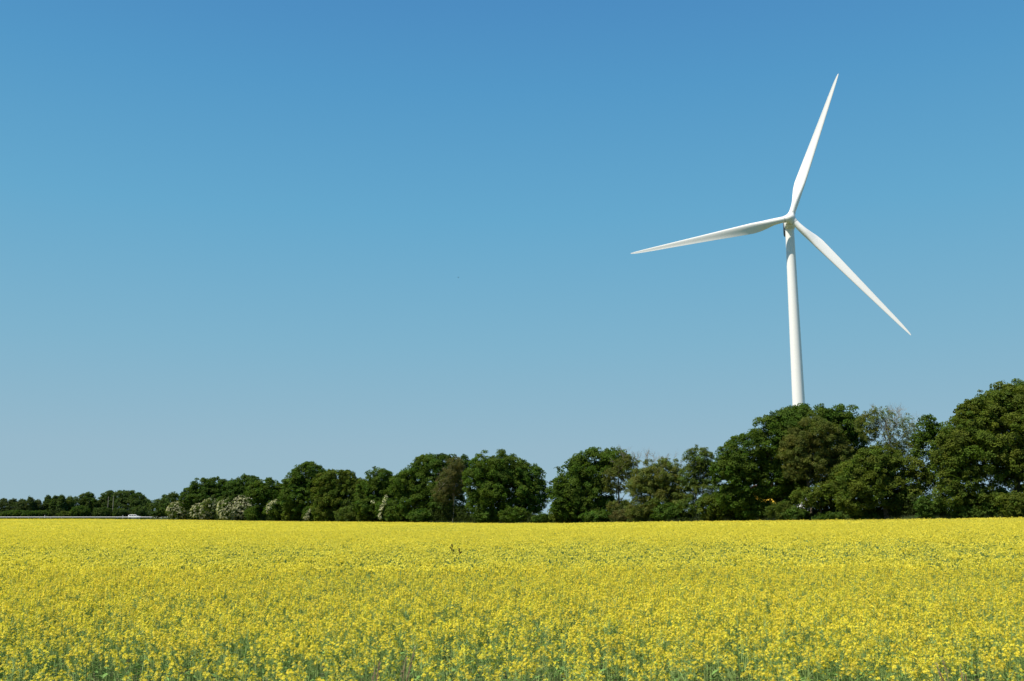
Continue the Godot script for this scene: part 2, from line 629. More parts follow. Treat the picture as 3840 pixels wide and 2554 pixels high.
func hedgerow() -> void:
	var d := 0.0
	# right to left
	tree("broadleaf_tree", "rust", "tallest olive green tree, cut off by the right photo edge", HEDGE, hedge_depth(3800) + 1.0, 3815,
		[[3850, 1600, 190, 165], [3730, 1610, 130, 120], [3640, 1690, 130, 110], [3930, 1730, 160, 160], [3780, 1750, 150, 90, 0.55], [3600, 1790, 75, 70, 0.8], [4060, 1640, 160, 190], [3600, 1640, 70, 75], [3665, 1565, 70, 72], [3560, 1720, 60, 70, 0.8], [3565, 1850, 60, 60, 0.7], [3850, 1535, 132, 118], [3760, 1520, 80, 90]], {"girth": 0.36, "trunk_to": 0.6})
	tree("broadleaf_tree", "maple", "small dark leafy tree between the wispy tree and the tallest olive tree", HEDGE, hedge_depth(3500) + 3.5, 3537,
		[[3475, 1600, 34, 44, 0.4], [3515, 1620, 34, 40, 0.35], [3450, 1650, 30, 40, 0.4], [3490, 1690, 62, 60, 0.4], [3530, 1780, 55, 60, 0.45]], {"leaf": 0.42, "pale": true, "girth": 0.13, "trunk_to": 0.8})
	tree("wispy_tree", "olive", "sparse wispy tree with pale bare twigs against the sky, right of the turbine", HEDGE, hedge_depth(3340) + 3.0, 3350,
		[[3340, 1610, 75, 85, 0.16], [3285, 1560, 30, 40, 0.25], [3400, 1640, 50, 70, 0.2], [3370, 1700, 90, 50, 0.4], [3255, 1600, 40, 60, 0.6]],
		{"leaf": 0.32, "girth": 0.14, "trunk_to": 0.85, "twigs": [[3340, 1680, 75, 0.05], [3310, 1640, 70, 0.04], [3370, 1640, 70, 0.04], [3280, 1640, 62, 0.04], [3400, 1680, 70, 0.04], [3350, 1600, 55, 0.03], [3330, 1720, 80, 0.06], [3385, 1600, 45], [3290, 1580, 40], [3420, 1640, 50]]})
	tree("bushy_tree", "rust", "broad olive bushy tree in front of the wispy tree, leafy to the ground", HEDGE, hedge_depth(3320) - 1.5, 3330,
		[[3300, 1740, 95, 75], [3230, 1790, 85, 80], [3390, 1790, 95, 80], [3310, 1850, 90, 60], [3420, 1860, 60, 45, 0.8], [3390, 1900, 70, 35], [3210, 1880, 70, 50]], {"stems": 2})
	tree("broadleaf_tree", "maple", "very broad dark green domed tree standing in front of the turbine tower", HEDGE, hedge_depth(2990) + 2.5, 2945,
		[[3050, 1600, 120, 88], [2985, 1578, 62, 60], [3150, 1588, 78, 76], [2950, 1612, 90, 84], [2860, 1655, 80, 88], [2780, 1722, 80, 84], [2720, 1770, 52, 74], [2790, 1810, 85, 62], [2870, 1745, 70, 60], [3190, 1660, 60, 70], [3000, 1700, 95, 70], [2900, 1790, 70, 55, 0.85], [2760, 1870, 70, 45, 0.8], [2950, 1850, 45, 60, 0.8], [3060, 1770, 90, 70, 0.8], [3160, 1760, 70, 80], [2875, 1846, 62, 24], [2850, 1893, 46, 20, 0.22], [2990, 1800, 40, 55, 0.9], [2998, 1838, 36, 32]],
		{"girth": 0.4, "stems": 2, "trunk_to": 0.6, "limbs": 7})
	tree("broadleaf_tree", "russet", "brownish olive tree in front of the broad domed tree, below the turbine", HEDGE, hedge_depth(3040) - 1.0, 3040,
		[[3040, 1640, 78, 80], [2985, 1690, 58, 70], [3100, 1660, 66, 85], [3150, 1730, 66, 80], [3040, 1750, 80, 50, 0.8], [2975, 1760, 40, 45, 0.7]], {"girth": 0.18, "trunk_to": 0.7})
	tree("bushy_tree", "rust", "low spreading olive tree under the brownish tree, hanging over dark gaps", HEDGE, hedge_depth(3080) - 2.2, 3075,
		[[3045, 1865, 75, 38], [3110, 1850, 60, 45], [3170, 1810, 60, 80]], {"girth": 0.12, "trunk_to": 0.6})
	tree("slender_tree", "ash", "slender tree with pale stems left of the broad domed tree", HEDGE, hedge_depth(2610) + 1.0, 2608,
		[[2618, 1722, 52, 52], [2655, 1770, 50, 50, 0.8], [2590, 1790, 45, 50, 0.7], [2640, 1850, 70, 50, 0.8], [2590, 1900, 50, 35, 0.8]], {"pale": true, "stems": 3, "girth": 0.1, "trunk_to": 0.75})
	tree("willow_tree", "olive", "pale olive grey rounded tree with wispy top, middle of the right half", HEDGE, hedge_depth(2460), 2450,
		[[2455, 1775, 82, 62], [2505, 1790, 58, 72, 0.9], [2420, 1840, 68, 62], [2490, 1870, 80, 62], [2410, 1900, 60, 42], [2545, 1850, 40, 70, 0.8]],
		{"leaf": 0.42, "pale": true, "stems": 2, "girth": 0.13, "trunk_to": 0.75, "twigs": [[2440, 1770, 45], [2480, 1770, 48], [2515, 1785, 50], [2410, 1780, 55], [2545, 1800, 45], [2392, 1770, 42], [2420, 1750, 35], [2500, 1750, 32], [2460, 1745, 30]]})
	tree("broadleaf_tree", "maple", "large dark green tree just right of the sky gap in the hedgerow", HEDGE, hedge_depth(2210) + 1.0, 2215,
		[[2230, 1760, 100, 78], [2300, 1730, 60, 52], [2160, 1800, 88, 78], [2120, 1850, 62, 70], [2200, 1860, 100, 65], [2150, 1905, 80, 40], [2260, 1900, 60, 40, 0.8]], {"girth": 0.3})
	tree("slender_tree", "russet", "thin half bare tree with a dark trunk and sky showing through", HEDGE, hedge_depth(2325) + 2.5, 2313,
		[[2345, 1755, 42, 50, 0.55], [2365, 1810, 30, 40, 0.5], [2290, 1790, 30, 40, 0.45], [2310, 1830, 45, 22, 0.45], [2325, 1900, 45, 28, 0.9], [2360, 1730, 28, 24, 0.2]],
		{"girth": 0.16, "trunk_to": 0.82, "leaf": 0.42, "twigs": [[2350, 1790, 55], [2375, 1750, 45], [2330, 1800, 50], [2340, 1740, 40], [2365, 1800, 50]]})
	tree("broadleaf_tree", "maple", "huge dark green domed tree just left of the sky gap in the hedgerow", HEDGE, hedge_depth(1890) + 1.0, 1885,
		[[1860, 1765, 105, 76], [1920, 1770, 70, 66], [1970, 1800, 72, 66], [1800, 1800, 65, 80], [1890, 1850, 120, 60], [2005, 1860, 46, 66], [1820, 1890, 70, 50], [1960, 1900, 75, 42]], {"girth": 0.36})
	tree("conifer_tree", "brown", "thin brown dying tree with a pale trunk, among dark green trees", HEDGE, hedge_depth(1690) - 1.5, 1697,
		[[1700, 1755, 42, 40, 0.6], [1680, 1805, 42, 45, 0.4], [1668, 1850, 48, 35, 0.45], [1720, 1800, 26, 60, 0.4]], {"pale": true, "girth": 0.14, "trunk_to": 0.9, "leaf": 0.45, "twigs": [[1690, 1860, 40], [1670, 1850, 42], [1690, 1800, 42], [1660, 1820, 36], [1700, 1760, 30]]})
	tree("broadleaf_tree", "deep", "dark tree top rising behind the thin brown dying tree", HEDGE, hedge_depth(1690) + 4.0, 1680,
		[[1660, 1745, 48, 42], [1715, 1745, 48, 46], [1680, 1820, 70, 70], [1680, 1890, 70, 50]])
	tree("broadleaf_tree", "maple", "uneven dark green tree immediately left of the thin brown dying tree", HEDGE, hedge_depth(1580) + 1.0, 1580,
		[[1600, 1752, 46, 50], [1555, 1785, 50, 52], [1510, 1815, 42, 45], [1590, 1820, 60, 60], [1560, 1880, 75, 65], [1620, 1880, 45, 55]])
	tree("broadleaf_tree", "maple", "small round topped tree beside the tall cream flowering shrub", HEDGE, hedge_depth(1420) + 1.0, 1420,
		[[1420, 1798, 52, 46], [1415, 1850, 62, 50], [1470, 1850, 40, 55], [1400, 1900, 70, 40], [1375, 1850, 40, 48], [1485, 1822, 34, 48]])
	tree("broadleaf_tree", "maple", "steep sided dark green tree, highest of the far left third of the hedgerow", HEDGE, hedge_depth(1145) + 1.0, 1145,
		[[1155, 1782, 60, 50], [1105, 1815, 42, 48], [1190, 1820, 50, 50], [1130, 1870, 75, 55], [1180, 1890, 60, 45], [1215, 1800, 40, 40], [1210, 1860, 45, 50]])
	tree("broadleaf_tree", "rust", "long olive green tree sloping down right of the steep sided tree", HEDGE, hedge_depth(1265) + 1.0, 1265,
		[[1255, 1808, 55, 46], [1300, 1810, 34, 48], [1335, 1830, 28, 40], [1270, 1865, 75, 55], [1330, 1890, 55, 45], [1230, 1905, 60, 35], [1348, 1838, 34, 45], [1215, 1830, 45, 60]])
	tree("broadleaf_tree", "maple", "smaller dark tree between two cream flowering shrubs", HEDGE, hedge_depth(1010) + 1.0, 1010,
		[[1005, 1832, 38, 42], [985, 1860, 40, 40], [1040, 1860, 28, 38], [1050, 1900, 45, 38], [1075, 1865, 30, 40], [1055, 1848, 36, 38], [965, 1850, 40, 45]])
	tree("broadleaf_tree", "deep", "rounded dark tree behind the largest cream flowering shrub", HEDGE, hedge_depth(915) + 2.0, 915,
		[[925, 1822, 50, 42], [880, 1838, 42, 40], [900, 1880, 80, 45]])
	tree("broadleaf_tree", "deep", "last rounded tree at the far left end of the hedgerow", HEDGE, hedge_depth(775) + 2.0, 775,
		[[755, 1830, 42, 38], [805, 1830, 38, 40], [775, 1875, 72, 45], [835, 1860, 30, 40], [715, 1870, 35, 45], [845, 1835, 40, 40]])
	# the cream flowering shrubs
	tree("flowering_shrub", "ash", "leftmost cream flowering shrub, at the very end of the hedgerow", WHITE, hedge_depth(672) - 4.0, 672,
		[[672, 1915, 42, 33]], {"category": "shrub", "blossom": 1.0, "limbs": 3, "trunk_to": 0.5})
	tree("flowering_shrub", "ash", "second cream flowering shrub from the left end of the hedgerow", WHITE, hedge_depth(770) - 4.0, 770,
		[[750, 1918, 34, 28], [790, 1908, 34, 36]], {"category": "shrub", "blossom": 0.85, "limbs": 3, "trunk_to": 0.5})
	tree("flowering_shrub", "ash", "largest cream flowering shrub, in front of the rounded dark tree", WHITE, hedge_depth(885) - 4.0, 885,
		[[860, 1908, 42, 40], [910, 1900, 44, 40]], {"category": "shrub", "blossom": 0.95, "limbs": 3, "trunk_to": 0.5})
	tree("flowering_shrub", "maple", "green shrub with a slanting streak of cream blossom", WHITE, hedge_depth(1030) - 4.0, 1030,
		[[1030, 1915, 34, 34], [1060, 1925, 30, 25]], {"category": "shrub", "blossom": 1.9, "blossom_masses": [[1018, 1898, 8, 12], [1012, 1912, 6, 12], [1030, 1886, 9, 7], [1042, 1880, 7, 6]], "limbs": 3, "trunk_to": 0.5})
	tree("flowering_shrub", "maple", "low shrub with a small round patch of cream blossom at the field edge", WHITE, hedge_depth(1165) - 4.0, 1165,
		[[1165, 1928, 30, 26]], {"category": "shrub", "blossom": 1.7, "blossom_masses": [[1156, 1937, 11, 11], [1164, 1920, 8, 8], [1172, 1910, 5, 5]], "limbs": 3, "trunk_to": 0.5})
	tree("flowering_shrub", "maple", "tall green shrub with a tall upright streak of cream blossom", WHITE, hedge_depth(1445) - 3.5, 1445,
		[[1445, 1910, 34, 45]], {"category": "shrub", "blossom": 1.7, "blossom_masses": [[1453, 1866, 6, 9], [1447, 1882, 7, 9], [1440, 1900, 7, 10], [1434, 1918, 6, 9], [1428, 1936, 8, 8], [1402, 1882, 6, 9]], "limbs": 3, "trunk_to": 0.5})
	# shrubs at the foot of the hedgerow
	var low := [
		[600, 1905, 46, 33, "distant", "dark round bush where the road disappears behind the hedgerow"],
		[655, 1890, 56, 42, "distant", "dark bush rising behind the leftmost cream flowering shrub"],
		[960, 1925, 40, 26, "maple", "low green bush right of the largest cream flowering shrub"],
		[1100, 1930, 40, 24, "rust", "low bush below the steep sided dark tree, left of the blossom patch"],
		[1225, 1930, 48, 26, "rust", "low bush right of the small round blossom patch"],
		[1310, 1928, 50, 30, "ash", "light green bush below the long sloping olive tree"],
		[1380, 1930, 40, 28, "rust", "olive bush left of the tall streak of cream blossom"],
		[1500, 1925, 50, 34, "maple", "dark bush right of the tall streak of cream blossom"],
		[1580, 1935, 50, 26, "bright", "bright leaved bush left of the pale tall weeds"],
		[1840, 1935, 60, 30, "bright", "bright bush at the foot of the huge domed tree, left side"],
		[1930, 1932, 55, 30, "maple", "bush at the foot of the huge domed tree, right side"],
		[2035, 1945, 40, 18, "deep", "dark low bush exactly below the sky gap in the hedgerow"],
		[2110, 1925, 50, 34, "rust", "olive bush right of the sky gap under the large dark tree"],
		[2240, 1938, 60, 24, "bright", "bright green bush at the field edge under the large dark tree"],
		[2335, 1935, 45, 26, "brown", "brownish bush at the foot of the half bare tree"],
		[2400, 1930, 50, 34, "olive", "pale bush under the olive grey rounded tree, its left side"],
		[2510, 1925, 60, 36, "bright", "bright bush under the olive grey rounded tree, its right side"],
		[2690, 1900, 75, 52, "rust", "rust green bush between slender pale stems and the yellow house"],
		[2830, 1925, 70, 22, "maple", "low bush in front of the yellow house"],
		[2930, 1915, 55, 36, "ash", "light bush right of the yellow house glimpse"],
		[2990, 1928, 50, 24, "bright", "bright green bush below the brownish olive tree"],
		[3120, 1938, 60, 16, "deep", "dark low bush in front of the pale wooden gate"],
		[3260, 1935, 70, 22, "deep", "dark low bush under the broad olive bushy tree"],
		[3480, 1900, 55, 42, "deep", "dark bush right of the broad olive bushy tree"],
		[3590, 1890, 60, 48, "deep", "deep green bush left of the tallest tree's skirt"],
		[3690, 1865, 80, 55, "rust", "olive bush hanging low under the tallest tree, left part"],
		[3690, 1920, 90, 25, "deep", "dark field edge bush beneath the tallest tree"],
		[3810, 1890, 70, 50, "rust", "olive bush at the right photo edge under the tallest tree"],
	]
	for q in low:
		tree("shrub", q[4], q[5], SHRUBS, hedge_depth(q[0]) - rnd(1.6, 3.0), q[0], [[q[0], q[1], q[2], q[3]], [q[0] + q[2] * 0.4, q[1] + q[3] * 0.35, q[2] * 0.6, q[3] * 0.7]], {"category": "shrub", "limbs": 4, "trunk_to": 0.5, "stems": 2, "girth": 0.06})


func undergrowth() -> void:
	# the tangle between the trunks, which reads as one dark mass
	var rows := PackedFloat32Array()
	for i in 30000:
		var x := rnd(640, 4000)
		var depth := hedge_depth(x) + rnd(-1.4, 2.2)
		var at := spot(x, 1940, depth)
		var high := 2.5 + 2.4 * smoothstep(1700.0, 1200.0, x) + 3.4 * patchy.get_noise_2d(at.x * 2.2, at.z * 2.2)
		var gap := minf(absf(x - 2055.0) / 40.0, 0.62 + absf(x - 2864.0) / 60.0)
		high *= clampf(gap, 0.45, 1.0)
		var y := rnd(0.2, maxf(high, 0.8))
		var n := (Vector3.UP * 0.5 + ball()).normalized()
		var t := n.cross(ball()).normalized()
		var s := (0.3 + depth * 0.0017) * rnd(0.8, 1.4)
		var tone := rnd(0.75, 1.25)
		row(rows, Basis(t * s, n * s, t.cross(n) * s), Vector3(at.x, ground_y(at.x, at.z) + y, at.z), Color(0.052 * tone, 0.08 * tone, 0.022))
	for i in 7000:
		var at := spot(rnd(-60, 570), 1930, rnd(371, 384))
		var y := rnd(0.2, 2.6 + 2.0 * patchy.get_noise_2d(at.x * 1.5, at.z * 1.5))
		var n := (Vector3.UP * 0.5 + ball()).normalized()
		var t := n.cross(ball()).normalized()
		var s := rnd(0.7, 1.2)
		var tone := rnd(0.75, 1.25)
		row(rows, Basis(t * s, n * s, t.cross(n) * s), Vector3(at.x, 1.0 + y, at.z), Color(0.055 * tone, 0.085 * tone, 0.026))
	var o := scatter("undergrowth", spray.broad, rows, self)
	tag(o, "dark leafy undergrowth filling the space between the trunks", "undergrowth", "", "stuff")


func beyond_road() -> void:
	var rows := [
		[12, 1905, 22, 30, "slim", "low dark tree at the left photo edge beyond the road"],
		[48, 1905, 24, 28, "slim", "second tree from the left photo edge beyond the road"],
		[84, 1905, 22, 28, "slim", "reddish stemmed tree third from the left photo edge"],
		[113, 1898, 12, 30, "slim", "narrow pointed tree, first taller one from the left edge"],
		[140, 1905, 20, 26, "slim", "short tree between the two pointed trees beyond the road"],
		[180, 1896, 14, 32, "distant", "left one of four tall slim trees beyond the road"],
		[206, 1896, 14, 32, "distant", "second of four tall slim trees beyond the road"],
		[231, 1894, 14, 32, "distant", "tall slim tree with a pale trunk beyond the road"],
		[262, 1896, 14, 30, "ash", "thin light crowned tree left of the broad pointed tree"],
	]
	for q in rows:
		tree("slim_tree", q[4], q[5], FAR, 377.0 + rnd(-3.0, 6.0), q[0], [[q[0], q[1], q[2], q[3]], [q[0] + 3, q[1] + 18, q[2] * 1.1, q[3] * 0.7, 0.8], [q[0], q[1] - q[3] * 0.7, q[2] * 0.6, q[3] * 0.5]], {"pale": q[0] > 220 and q[0] < 240, "base": 1.0, "girth": 0.17, "trunk_to": 0.8, "limbs": 3})
	tree("broadleaf_tree", "distant", "broad tree with a pointed top beyond the road", FAR, 388.0, 322,
		[[325, 1872, 28, 26], [300, 1890, 28, 30], [345, 1895, 30, 30], [320, 1915, 55, 24]], {"base": 1.0})
	tree("broadleaf_tree", "distant", "small tree between the pointed broad tree and the poles", FAR, 392.0, 366,
		[[366, 1890, 26, 26], [366, 1912, 30, 26]], {"base": 1.0})
	tree("broadleaf_tree", "distant", "rounded tree behind the two pale poles", FAR, 390.0, 410,
		[[408, 1864, 26, 24], [395, 1890, 30, 32], [425, 1895, 28, 30]], {"base": 1.0})
	tree("broadleaf_tree", "distant", "wide rounded tree above the white car, its left half behind a pole", FAR, 386.0, 465,
		[[455, 1863, 28, 25], [490, 1868, 28, 27], [470, 1896, 45, 34]], {"base": 1.0})
	tree("broadleaf_tree", "distant", "rightmost wide rounded tree beyond the road, above the car", FAR, 384.0, 525,
		[[520, 1875, 24, 28], [542, 1890, 20, 28], [525, 1905, 38, 28]], {"base": 1.0})
	for q in [[300, 1918, 34, 20, "deep", "dark bush under the pointed broad tree beyond the road"], [385, 1920, 30, 18, "distant", "round bush left of the pale poles beyond the road"], [450, 1922, 24, 15, "distant", "small bush right of the pale poles beyond the road"],
			[525, 1918, 22, 20, "distant", "bush directly behind the white car"], [240, 1928, 26, 9, "ash", "low light bush beside the white marker posts"], [70, 1926, 60, 10, "deep", "long low thicket under the leftmost trees beyond the road"], [150, 1926, 40, 10, "deep", "low thicket under the slim trees beyond the road"]]:
		tree("shrub", q[4], q[5], "bushes beyond the road", 371.0 + rnd(-2.0, 2.0), q[0], [[q[0], q[1], q[2], q[3]], [q[0] - q[2] * 0.3, q[1] + 4, q[2] * 0.7, q[3] * 0.8]], {"category": "shrub", "base": 1.0, "limbs": 3, "stems": 2, "girth": 0.07, "trunk_to": 0.5})


# ------------------------------------------------------------------ turbine

func tower_of(at: Vector3, r0: float, r1: float, high: float) -> Shape:
	var s := Shape.new()
	var n := 48
	var levels := 24
	for i in levels:
		for k in n:
			var p: Array[Vector3] = []
			var q: Array[Vector3] = []
			for c in [[i, k], [i + 1, k], [i + 1, k + 1], [i, k + 1]]:
				var f: float = float(c[0]) / levels
				var t: float = TAU * c[1] / n
				var r := lerpf(r0, r1, f)
				var o := Vector3(cos(t), 0.0, sin(t))
				p.append(at + o * r + Vector3.UP * high * f)
				q.append(o)
			s.smooth(p[0], p[1], p[2], q[0], q[1], q[2])
			s.smooth(p[0], p[2], p[3], q[0], q[2], q[3])
	return s


func blade_shape(radius: float) -> Shape:
	# the blade points along +y, turns towards +x, and the wind side is +z
	var table := [[1.45, 1.55, 1.0, 19.0], [2.8, 1.55, 1.0, 19.0], [4.2, 1.72, 0.84, 19.0], [5.8, 2.1, 0.64, 18.5], [7.6, 2.48, 0.48, 17.5], [9.4, 2.68, 0.37, 15.5], [12.0, 2.5, 0.3, 13.0], [15.5, 2.25, 0.26, 10.0], [20.0, 1.9, 0.23, 7.0], [25.0, 1.56, 0.21, 4.6], [30.0, 1.22, 0.2, 3.0], [34.5, 0.93, 0.19, 2.0], [37.5, 0.68, 0.18, 1.2], [39.2, 0.44, 0.17, 1.0], [40.0, 0.26, 0.17, 1.0], [40.25, 0.05, 0.17, 1.0]]
	var st := SurfaceTool.new()
	st.begin(Mesh.PRIMITIVE_TRIANGLES)
	st.set_smooth_group(0)
	var rings: Array = []
	var around := 32
	for i in table.size() - 1:
		var steps := 3
		for j in steps if i < table.size() - 2 else steps + 1:
			var f := float(j) / steps
			var a: Array = table[i]
			var b: Array = table[i + 1]
			var r := lerpf(a[0], b[0], f) * radius / 40.25
			var chord := lerpf(a[1], b[1], f)
			var thick := lerpf(a[2], b[2], f)
			var twist := deg_to_rad(lerpf(a[3], b[3], f) + 1.5)
			var round_ := clampf((thick - 0.4) / 0.6, 0.0, 1.0)
			round_ = round_ * round_ * (3.0 - 2.0 * round_)
			var ring := PackedVector3Array()
			for k in around:
				var phi := TAU * k / around
				var u := (1.0 - cos(phi)) * 0.5
				var sign_ := 1.0 if sin(phi) >= 0.0 else -1.0
				var y := 5.0 * thick * (0.2969 * sqrt(u) - 0.126 * u - 0.3516 * u * u + 0.2843 * u * u * u - 0.1036 * u * u * u * u) * sign_
				var camber := -0.03 * 4.0 * u * (1.0 - u) + 0.045 * pow(maxf(0.0, (u - 0.55) / 0.45), 2.0)
				var foil := Vector2(0.32 - u, y + camber)
				var disc := Vector2(cos(phi), sin(phi)) * 0.5
				var p := foil.lerp(disc, round_) * chord
				# leading edge towards the turning direction and into the wind
				ring.append(Vector3(p.x * cos(twist) - p.y * sin(twist), r, p.x * sin(twist) + p.y * cos(twist)))
			rings.append(ring)
	var s := Shape.new()
	var norms: Array = []
	var first: PackedVector3Array = rings[0]
	var out := 1.0 if (first[1] - first[around - 1]).cross(Vector3.UP).dot(first[0] - Vector3(0, first[0].y, 0)) < 0.0 else -1.0
	for i in rings.size():
		var nr := PackedVector3Array()
		for k in around:
			var lo: PackedVector3Array = rings[maxi(i - 1, 0)]
			var hi: PackedVector3Array = rings[mini(i + 1, rings.size() - 1)]
			var me: PackedVector3Array = rings[i]
			var along := hi[k] - lo[k]
			var across := me[(k + 1) % around] - me[(k + around - 1) % around]
			nr.append(along.cross(across).normalized() * out)
		norms.append(nr)
	for i in rings.size() - 1:
		for k in around:
			var j := (k + 1) % around
			var p: PackedVector3Array = rings[i]
			var q: PackedVector3Array = rings[i + 1]
			var np: PackedVector3Array = norms[i]
			var nq: PackedVector3Array = norms[i + 1]
			s.smooth(p[k], q[k], q[j], np[k], nq[k], nq[j])
			s.smooth(p[k], q[j], p[j], np[k], nq[j], np[j])
	return s


func smin(a: float, b: float, k: float) -> float:
	var h := clampf(0.5 + 0.5 * (b - a) / k, 0.0, 1.0)
	return lerpf(b, a, h) - k * h * (1.0 - h)


func hub_field(p: Vector3) -> float:
	var d := Vector3(p.x, p.y, (p.z - 0.05) / 1.12).length() - 1.18
	for k in 3:
		var a := TAU * k / 3.0
		var o := Vector3(-sin(a), cos(a), 0)
		var along := clampf(p.dot(o), 0.0, 1.45)
		d = smin(d, maxf((p - o * along).length() - 0.86, p.dot(o) - 1.42), 0.42)
	var back := maxf(Vector2(p.x, p.y).length() - 1.05, maxf(p.z - 0.2, -1.35 - p.z))
	return smin(d, back, 0.2)


func net(field_: Callable, lo: Vector3, hi: Vector3, cell: float) -> Shape:
	# surface nets: one vertex in each cell that the surface crosses, one quad round each crossed edge
	var nx := int((hi.x - lo.x) / cell) + 1
	var ny := int((hi.y - lo.y) / cell) + 1
	var nz := int((hi.z - lo.z) / cell) + 1
	var val := PackedFloat32Array()
	val.resize((nx + 1) * (ny + 1) * (nz + 1))
	var at := func(i: int, j: int, k: int) -> int: return (k * (ny + 1) + j) * (nx + 1) + i
	for k in nz + 1:
		for j in ny + 1:
			for i in nx + 1:
				val[(k * (ny + 1) + j) * (nx + 1) + i] = field_.call(lo + Vector3(i, j, k) * cell)
	var vert := {}
	for k in nz:
		for j in ny:
			for i in nx:
				var sum := Vector3.ZERO
				var n := 0
				for e in [[0, 1], [2, 3], [4, 5], [6, 7], [0, 2], [1, 3], [4, 6], [5, 7], [0, 4], [1, 5], [2, 6], [3, 7]]:
					var a: int = e[0]
					var b: int = e[1]
					var pa := Vector3i(a & 1, (a >> 1) & 1, a >> 2)
					var pb := Vector3i(b & 1, (b >> 1) & 1, b >> 2)
					var va := val[((k + pa.z) * (ny + 1) + j + pa.y) * (nx + 1) + i + pa.x]
					var vb := val[((k + pb.z) * (ny + 1) + j + pb.y) * (nx + 1) + i + pb.x]
					if (va < 0.0) != (vb < 0.0):
						sum += Vector3(pa).lerp(Vector3(pb), va / (va - vb))
						n += 1
				if n:
					vert[Vector3i(i, j, k)] = lo + (Vector3(i, j, k) + sum / n) * cell
	var s := Shape.new()
	var normal := func(p: Vector3) -> Vector3:
		var e := 0.02
		return Vector3(field_.call(p + Vector3(e, 0, 0)) - field_.call(p - Vector3(e, 0, 0)), field_.call(p + Vector3(0, e, 0)) - field_.call(p - Vector3(0, e, 0)), field_.call(p + Vector3(0, 0, e)) - field_.call(p - Vector3(0, 0, e))).normalized()
	var norms := {}
	for q in vert:
		norms[q] = normal.call(vert[q])
	for q: Vector3i in vert:
		for ax in 3:
			var u := Vector3i.ZERO
			var w := Vector3i.ZERO
			var e := Vector3i.ZERO
			e[ax] = 1
			u[(ax + 1) % 3] = 1
			w[(ax + 2) % 3] = 1
			var va := val[at.call(q.x, q.y, q.z)]
			var o := q + e
			var vb := val[at.call(o.x, o.y, o.z)]
			if (va < 0.0) == (vb < 0.0) or not (vert.has(q - u) and vert.has(q - w) and vert.has(q - u - w)):
				continue
			var c: Array = [q, q - u, q - u - w, q - w]
			if va < 0.0:
				c.reverse()
			s.smooth(vert[c[0]], vert[c[1]], vert[c[2]], norms[c[0]], norms[c[1]], norms[c[2]])
			s.smooth(vert[c[0]], vert[c[2]], vert[c[3]], norms[c[0]], norms[c[2]], norms[c[3]])
	return s


